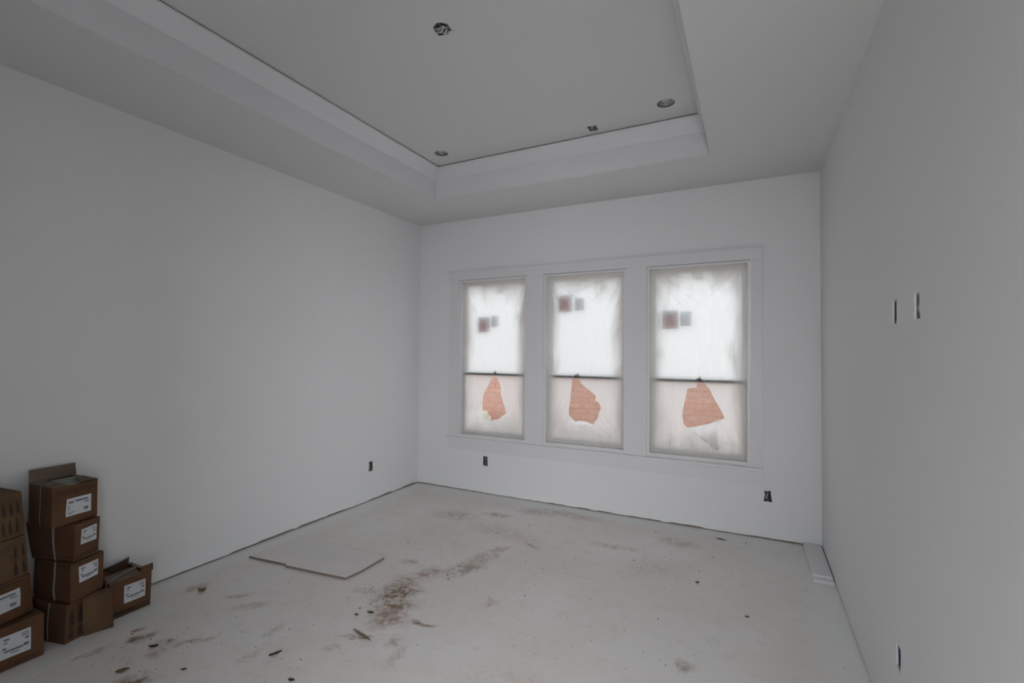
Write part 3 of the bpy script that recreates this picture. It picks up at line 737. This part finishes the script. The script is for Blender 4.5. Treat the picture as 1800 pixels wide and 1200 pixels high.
# left column, bottom to top
carton('carton', lev([(.320,-3.655),(.319,-3.436),(.04,-3.44),(.04,-3.655)], F0), lev([(.308,-3.652),(.292,-3.430),(.04,-3.436),(.04,-3.652)], .203),
       'brown carton with a white label on the floor, bottom of the leftmost stack', [('label', .26, .76, .28, .80, 'B'), ('text', 'front', .50, .92, (.12, .07), .03)], seed=1)
carton('carton', lev([(.292,-3.662),(.214,-3.446),(.03,-3.50),(.05,-3.69)], .2055), lev([(.318,-3.668),(.240,-3.470),(.03,-3.50),(.05,-3.69)], .410),
       'brown carton with a white label, second from the bottom in the leftmost stack', [('label', .08, .74, .28, .76, 'A'), ('text', 'front', .10, .80, (.92,), .03)], seed=2)
carton('carton', lev([(.318,-3.672),(.246,-3.476),(.03,-3.51),(.05,-3.69)], .4125), lev([(.318,-3.674),(.256,-3.498),(.03,-3.52),(.05,-3.69)], .617),
       'brown carton with bottle printing, third from the bottom in the leftmost stack', [('bottles', 'front', [(.72,.66,.07,.30),(.90,.66,.07,.30),(.72,.26,.08,.34),(.90,.26,.08,.34)]), ('text', 'front', .3, .6, (.8, .74), .02)], M_card2, 3)
r, S, D = carton('carton', lev([(.318,-3.676),(.256,-3.498),(.05,-3.54),(.06,-3.70)], .6195), lev([(.252,-3.672),(.215,-3.505),(.06,-3.54),(.08,-3.69)], .822, (.014, .008, .016, .018)),
       'brown carton with bottle printing, top of the leftmost stack', [('bottles', 'front', [(.54,.66,.06,.28),(.70,.66,.07,.28),(.86,.68,.07,.28),(.52,.24,.06,.26),(.66,.25,.07,.28),(.82,.27,.08,.30)])], M_card2, 4)
# right column
r, S, D = carton('carton', lev([(.312,-3.354),(.268,-3.170),(.03,-3.215),(.03,-3.416)], F0), lev([(.310,-3.350),(.268,-3.170),(.03,-3.215),(.03,-3.412)], .203),
       'brown carton on the floor with a front flap folded outward, bottom of the taller stack', [('strap', 'side', .60, .016), ('bottles', 'front', [(.15,.62,.12,.40),(.36,.62,.12,.40),(.15,.22,.12,.26),(.36,.22,.12,.26)])], M_card, 5)
fl = flap([(.297,-3.270,.003),(.338,-3.150,.003),(.306,-3.148,.200),(.309,-3.282,.200)], r, M_card2, 'front_flap', .005); fl['label'] = 'lighter brown flap folded outward'
flap([(.309,-3.282,.200),(.306,-3.148,.200),(.276,-3.160,.2045),(.290,-3.272,.2045)], r, M_card2, 'flap_edge', .003)
carton('carton', lev([(.316,-3.334),(.246,-3.164),(.03,-3.21),(.026,-3.386)], .2085), lev([(.314,-3.337),(.243,-3.163),(.03,-3.21),(.026,-3.386)], .411),
       'brown carton with a small white label, second from the bottom in the taller stack', [('label', .22, .80, .44, .86, 'B'), ('strap', 'side', .60, .022), ('text', 'front', .06, .95, (.94,), .03), ('text', 'side', .35, .95, (.90,), .03)], M_card, 6)
carton('carton', lev([(.290,-3.316),(.250,-3.192),(.03,-3.25),(.026,-3.396)], .4135), lev([(.330,-3.330),(.263,-3.193),(.04,-3.25),(.040,-3.430)], .617),
       'brown carton with a small white label, third from the bottom in the taller stack', [('label', .24, .86, .42, .84, 'B'), ('strap', 'side', .58, .022), ('text', 'front', .1, .95, (.16, .10), .03), ('text', 'side', .35, .95, (.12,), .03)], M_card, 7)
r, S, D = carton('carton', lev([(.290,-3.411),(.245,-3.199),(.04,-3.215),(.055,-3.424)], .6195), lev([(.289,-3.411),(.268,-3.210),(.04,-3.218),(.045,-3.424)], .828),
       'open brown carton with a raised back flap, top of the taller stack', [('label', .28, .84, .20, .66, 'A'), ('strap', 'side', .55, .014), ('text', 'front', .06, .97, (.88, .82), .022), ('text', 'side', .5, .9, (.86,), .02)], M_card, 8, open_top=True)
bm = bmesh.new(); v4 = [bm.verts.new(p) for p in ((.283,-3.40,.8225),(.262,-3.215,.8225),(.05,-3.225,.8225),(.055,-3.415,.8225))]; bm.faces.new(v4); o = obj('lining', bm, M_foam, r); o['label'] = 'pale green inner lining'
flap([(.050,-3.424,.829),(.045,-3.222,.829),(.026,-3.222,.895),(.030,-3.420,.893)], r, M_cardin, 'back_flap', .004, -.004)
flap([(.289,-3.411,.8285),(.048,-3.424,.8285),(.058,-3.37,.838),(.275,-3.345,.831)], r, M_cardin, 'side_flap', .0035)
flap([(.268,-3.210,.8285),(.14,-3.215,.8285),(.12,-3.262,.846),(.258,-3.285,.832)], r, M_cardin, 'side_flap', .0035)
bm = bmesh.new()
st = [(.20,-3.405,.8345),(.16,-3.35,.837),(.15,-3.29,.840),(.15,-3.22,.842)]
for a_, b_ in zip(st, st[1:]):
    q = [bm.verts.new(p) for p in (a_, b_, (b_[0]+.012, b_[1], b_[2]), (a_[0]+.012, a_[1], a_[2]))]; bm.faces.new(q)
o = obj('packing_strap', bm, M_strap, r); o['label'] = 'pale plastic packing strap'
# single carton at the right
r, S, D = carton('carton', lev([(.262,-3.142),(.256,-2.928),(.03,-2.935),(.03,-3.142)], F0), lev([(.262,-3.142),(.262,-2.926),(.03,-2.932),(.03,-3.140)], .212),
       'single crumpled brown carton on the floor, open on top, right of the two stacks', [('label', .34, .84, .34, .82, 'B'), ('band', 'front', .06, .60, .10, .16), ('text', 'front', .1, .9, (.16, .08), .03)], M_card, 9, open_top=True)
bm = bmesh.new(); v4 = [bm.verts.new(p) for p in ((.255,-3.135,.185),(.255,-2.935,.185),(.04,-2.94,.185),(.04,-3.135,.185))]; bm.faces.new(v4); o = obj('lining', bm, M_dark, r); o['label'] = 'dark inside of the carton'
fs = [flap([(.262,-3.142,.211),(.262,-2.985,.213),(.190,-2.990,.240),(.180,-3.135,.226)], r, M_cardin, 'front_flap', .004),
      flap([(.263,-2.990,.213),(.263,-2.922,.211),(.250,-2.918,.248),(.240,-2.975,.243)], r, M_card, 'torn_flap', .004, -.003),
      flap([(.030,-3.138,.213),(.030,-2.945,.213),(.060,-2.955,.262),(.055,-3.120,.236)], r, M_cardin, 'back_flap', .004, .008),
      flap([(.110,-2.932,.213),(.245,-2.928,.212),(.215,-2.990,.246),(.125,-2.992,.252)], r, M_cardin, 'side_flap', .0035),
      flap([(.240,-3.142,.212),(.050,-3.142,.212),(.060,-3.080,.226),(.225,-3.085,.222)], r, M_card, 'side_flap', .0035)]
bm = bmesh.new(); st = [(.232,-3.150,.150),(.232,-3.146,.218),(.222,-3.09,.229),(.215,-3.03,.236),(.208,-2.975,.247)]
for a_, b_ in zip(st, st[1:]):
    q = [bm.verts.new(p) for p in (a_, b_, (b_[0]+.010, b_[1]+.001, b_[2]), (a_[0]+.010, a_[1]+.001, a_[2]))]; bm.faces.new(q)
o = obj('packing_strap', bm, M_strap, r); o['label'] = 'pale plastic packing strap'

# ------------------------------------------------------------------ board on the floor
M_board = simple('painted_board_face', (.77, .745, .72), .75, .05, 5)
pts = [(.176,-2.236),(.54,-2.196),(.548,-2.214),(1.070,-2.152),(1.086,-2.02),(1.078,-1.785),(.62,-1.77),(.21,-1.80)]
v, tr = sheet2d(pts, []); rt_ = empty('board_offcut', (.63, -2.0, 0)); tag(rt_, 'flat white painted board offcut with brown cut edges, lying on the floor', 'board')
bm = bmesh.new(); zt = .0175
for t in tr: bm.faces.new([bm.verts.new((v[k][0], v[k][1], zt)) for k in t])
bmesh.ops.remove_doubles(bm, verts=bm.verts, dist=1e-5); bmesh.ops.recalc_face_normals(bm, faces=bm.faces)
for f in bm.faces:
    if f.normal.z < 0: f.normal_flip()
obj('board_face', bm, M_board, rt_)
bm = bmesh.new(); n = len(pts)
for i in range(n):
    a, b = pts[i], pts[(i+1) % n]
    bm.faces.new([bm.verts.new(p) for p in ((a[0], a[1], .0008), (b[0], b[1], .0008), (b[0], b[1], zt), (a[0], a[1], zt))])
bmesh.ops.remove_doubles(bm, verts=bm.verts, dist=1e-5)
bm.faces.new([bm.verts.new((p[0], p[1], .0008)) for p in reversed(pts)])
o = obj('board_edge', bm, M_mdfedge, rt_); o['label'] = 'raw brown cut edge'

# ------------------------------------------------------------------ trim offcuts in the right corner
def plank(c, y0, y1, x0, x1, z0, th, label, rz):
    r = boxo('trim_offcut', (x0, y0, z0), (x1, y1, z0+th), M_trim, None, .002)
    tag(r, label, 'board', 'trim offcuts in the right corner'); return r
plank(0, -.690, -.004, 3.907, 4.030, .0005, .014, 'lower white trim offcut under another, its end showing, in the right corner', 0)
plank(0, -.632, -.010, 3.903, 4.026, .0152, .014, 'upper white trim offcut lying flat on top of the lower one in the right corner', 0)

# ------------------------------------------------------------------ debris
def leaf(x, y, l, w, a, curl, mat, label, name='dry_leaf', cat='leaf'):
    bm = bmesh.new(); n, k = 12, 4; g = []
    for i in range(n+1):
        u = i/n; hw = w/2*math.sin(math.pi*min(1, u*1.02+.02))**.7*(1+.25*noise.noise(Vector((u*6, x*9, 0))))
        g.append([])
        for j in range(k+1):
            v = j/k*2-1
            px = (u-.5)*l; py = v*max(hw, .0006); z = .003+curl*(v*v*.6+abs(u-.5)**2*1.6)+.002*noise.noise(Vector((u*8, v*3, y)))
            g[-1].append(bm.verts.new((x+px*math.cos(a)-py*math.sin(a), y+px*math.sin(a)+py*math.cos(a), max(.0008, z))))
    for i in range(n):
        for j in range(k): bm.faces.new((g[i][j], g[i+1][j], g[i+1][j+1], g[i][j+1]))
    o = obj(name, bm, mat, None, True); sm = o.modifiers.new('thickness', 'SOLIDIFY'); sm.thickness = .0008; sm.offset = 1
    return tag(o, label, cat)
leaf(.383, -2.697, .045, .030, .9, .030, M_leaf, 'curled brown leaf on the floor to the right of the single carton')
leaf(.816, -3.320, .055, .028, 1.0, .008, M_leaf, 'oval brown leaf flat on the floor at the bottom left')
leaf(.742, -3.150, .045, .024, .7, .012, M_debris, 'dark crumpled leaf beside the clay smears in front of the cartons')
leaf(1.357, -2.899, .062, .020, 1.2, .012, M_debris, 'dark narrow leaf on the floor, bottom centre left')
leaf(1.068, -3.180, .028, .014, .6, .006, M_debris, 'small dark leaf scrap near the bottom edge, left of centre')
leaf(1.594, -2.993, .034, .018, .3, .008, M_debris, 'dark leaf scrap at the bottom edge of the photo')
leaf(3.202, -1.086, .026, .018, .4, .010, M_debris, 'dark leaf crumb on the open floor right of centre')
leaf(3.505, -1.394, .022, .012, .1, .006, M_debris, 'small dark leaf crumb on the right side of the floor')
leaf(1.511, -2.385, .040, .020, .3, .010, M_debris, 'dark leaf tip below the big clay smear')
leaf(1.455, -2.44, .024, .016, .2, .008, M_debris, 'dark crumb of leaf left of the wood splinter')
leaf(3.304, -.185, .085, .018, -.15, .004, M_debris, 'thin grey scrap on the floor beside the back wall, right side', 'wall_scrap', 'scrap')
o = leaf(1.63, -2.575, .16, .018, -.2, .006, M_tan, 'long brown splinter of wood on the floor at bottom centre', 'wood_splinter', 'splinter')
rng = random.Random(11); bm = bmesh.new()
clusters = [(1.5,-2.1,.28,150),(1.7,-1.6,.3,90),(2.0,-1.5,.5,60),(.75,-3.1,.22,70),(1.3,-2.6,.5,80),(2.9,-1.0,.35,60),(1.0,-.7,.4,50),(1.8,-.35,.6,70),(2.5,-2.2,.8,60),(2.2,-1.0,1.0,110),(3.2,-2.0,.4,25),(.9,-1.5,.6,40),(3.0,-.3,.4,40)]
for cx, cy, s, n in clusters:
    for _ in range(n):
        x, y = rng.gauss(cx, s*.6), rng.gauss(cy, s*.6)
        if not (.05 < x < W-.15 and -4 < y < -.04) or (x < .36 and y < -2.85): continue
        q = rng.uniform(.0016, .0042)*(1.9 if rng.random() < .08 else 1)
        zb = .0177 if inside((x, y), pts) else .0
        vs = [bm.verts.new((x+q*rng.uniform(.6, 1.3)*math.cos(k*2.09+cx), y+q*rng.uniform(.6, 1.3)*math.sin(k*2.09+cx), zb)) for k in range(3)]
        t_ = bm.verts.new((x, y, zb+q*.8))
        for k in range(3): bm.faces.new((vs[k], vs[(k+1) % 3], t_))
        bm.faces.new(vs[::-1])
cr = obj('floor_crumbs', bm, M_debris); tag(cr, 'dark crumbs of dirt and chips scattered over the floor', 'debris'); cr['kind'] = 'stuff'
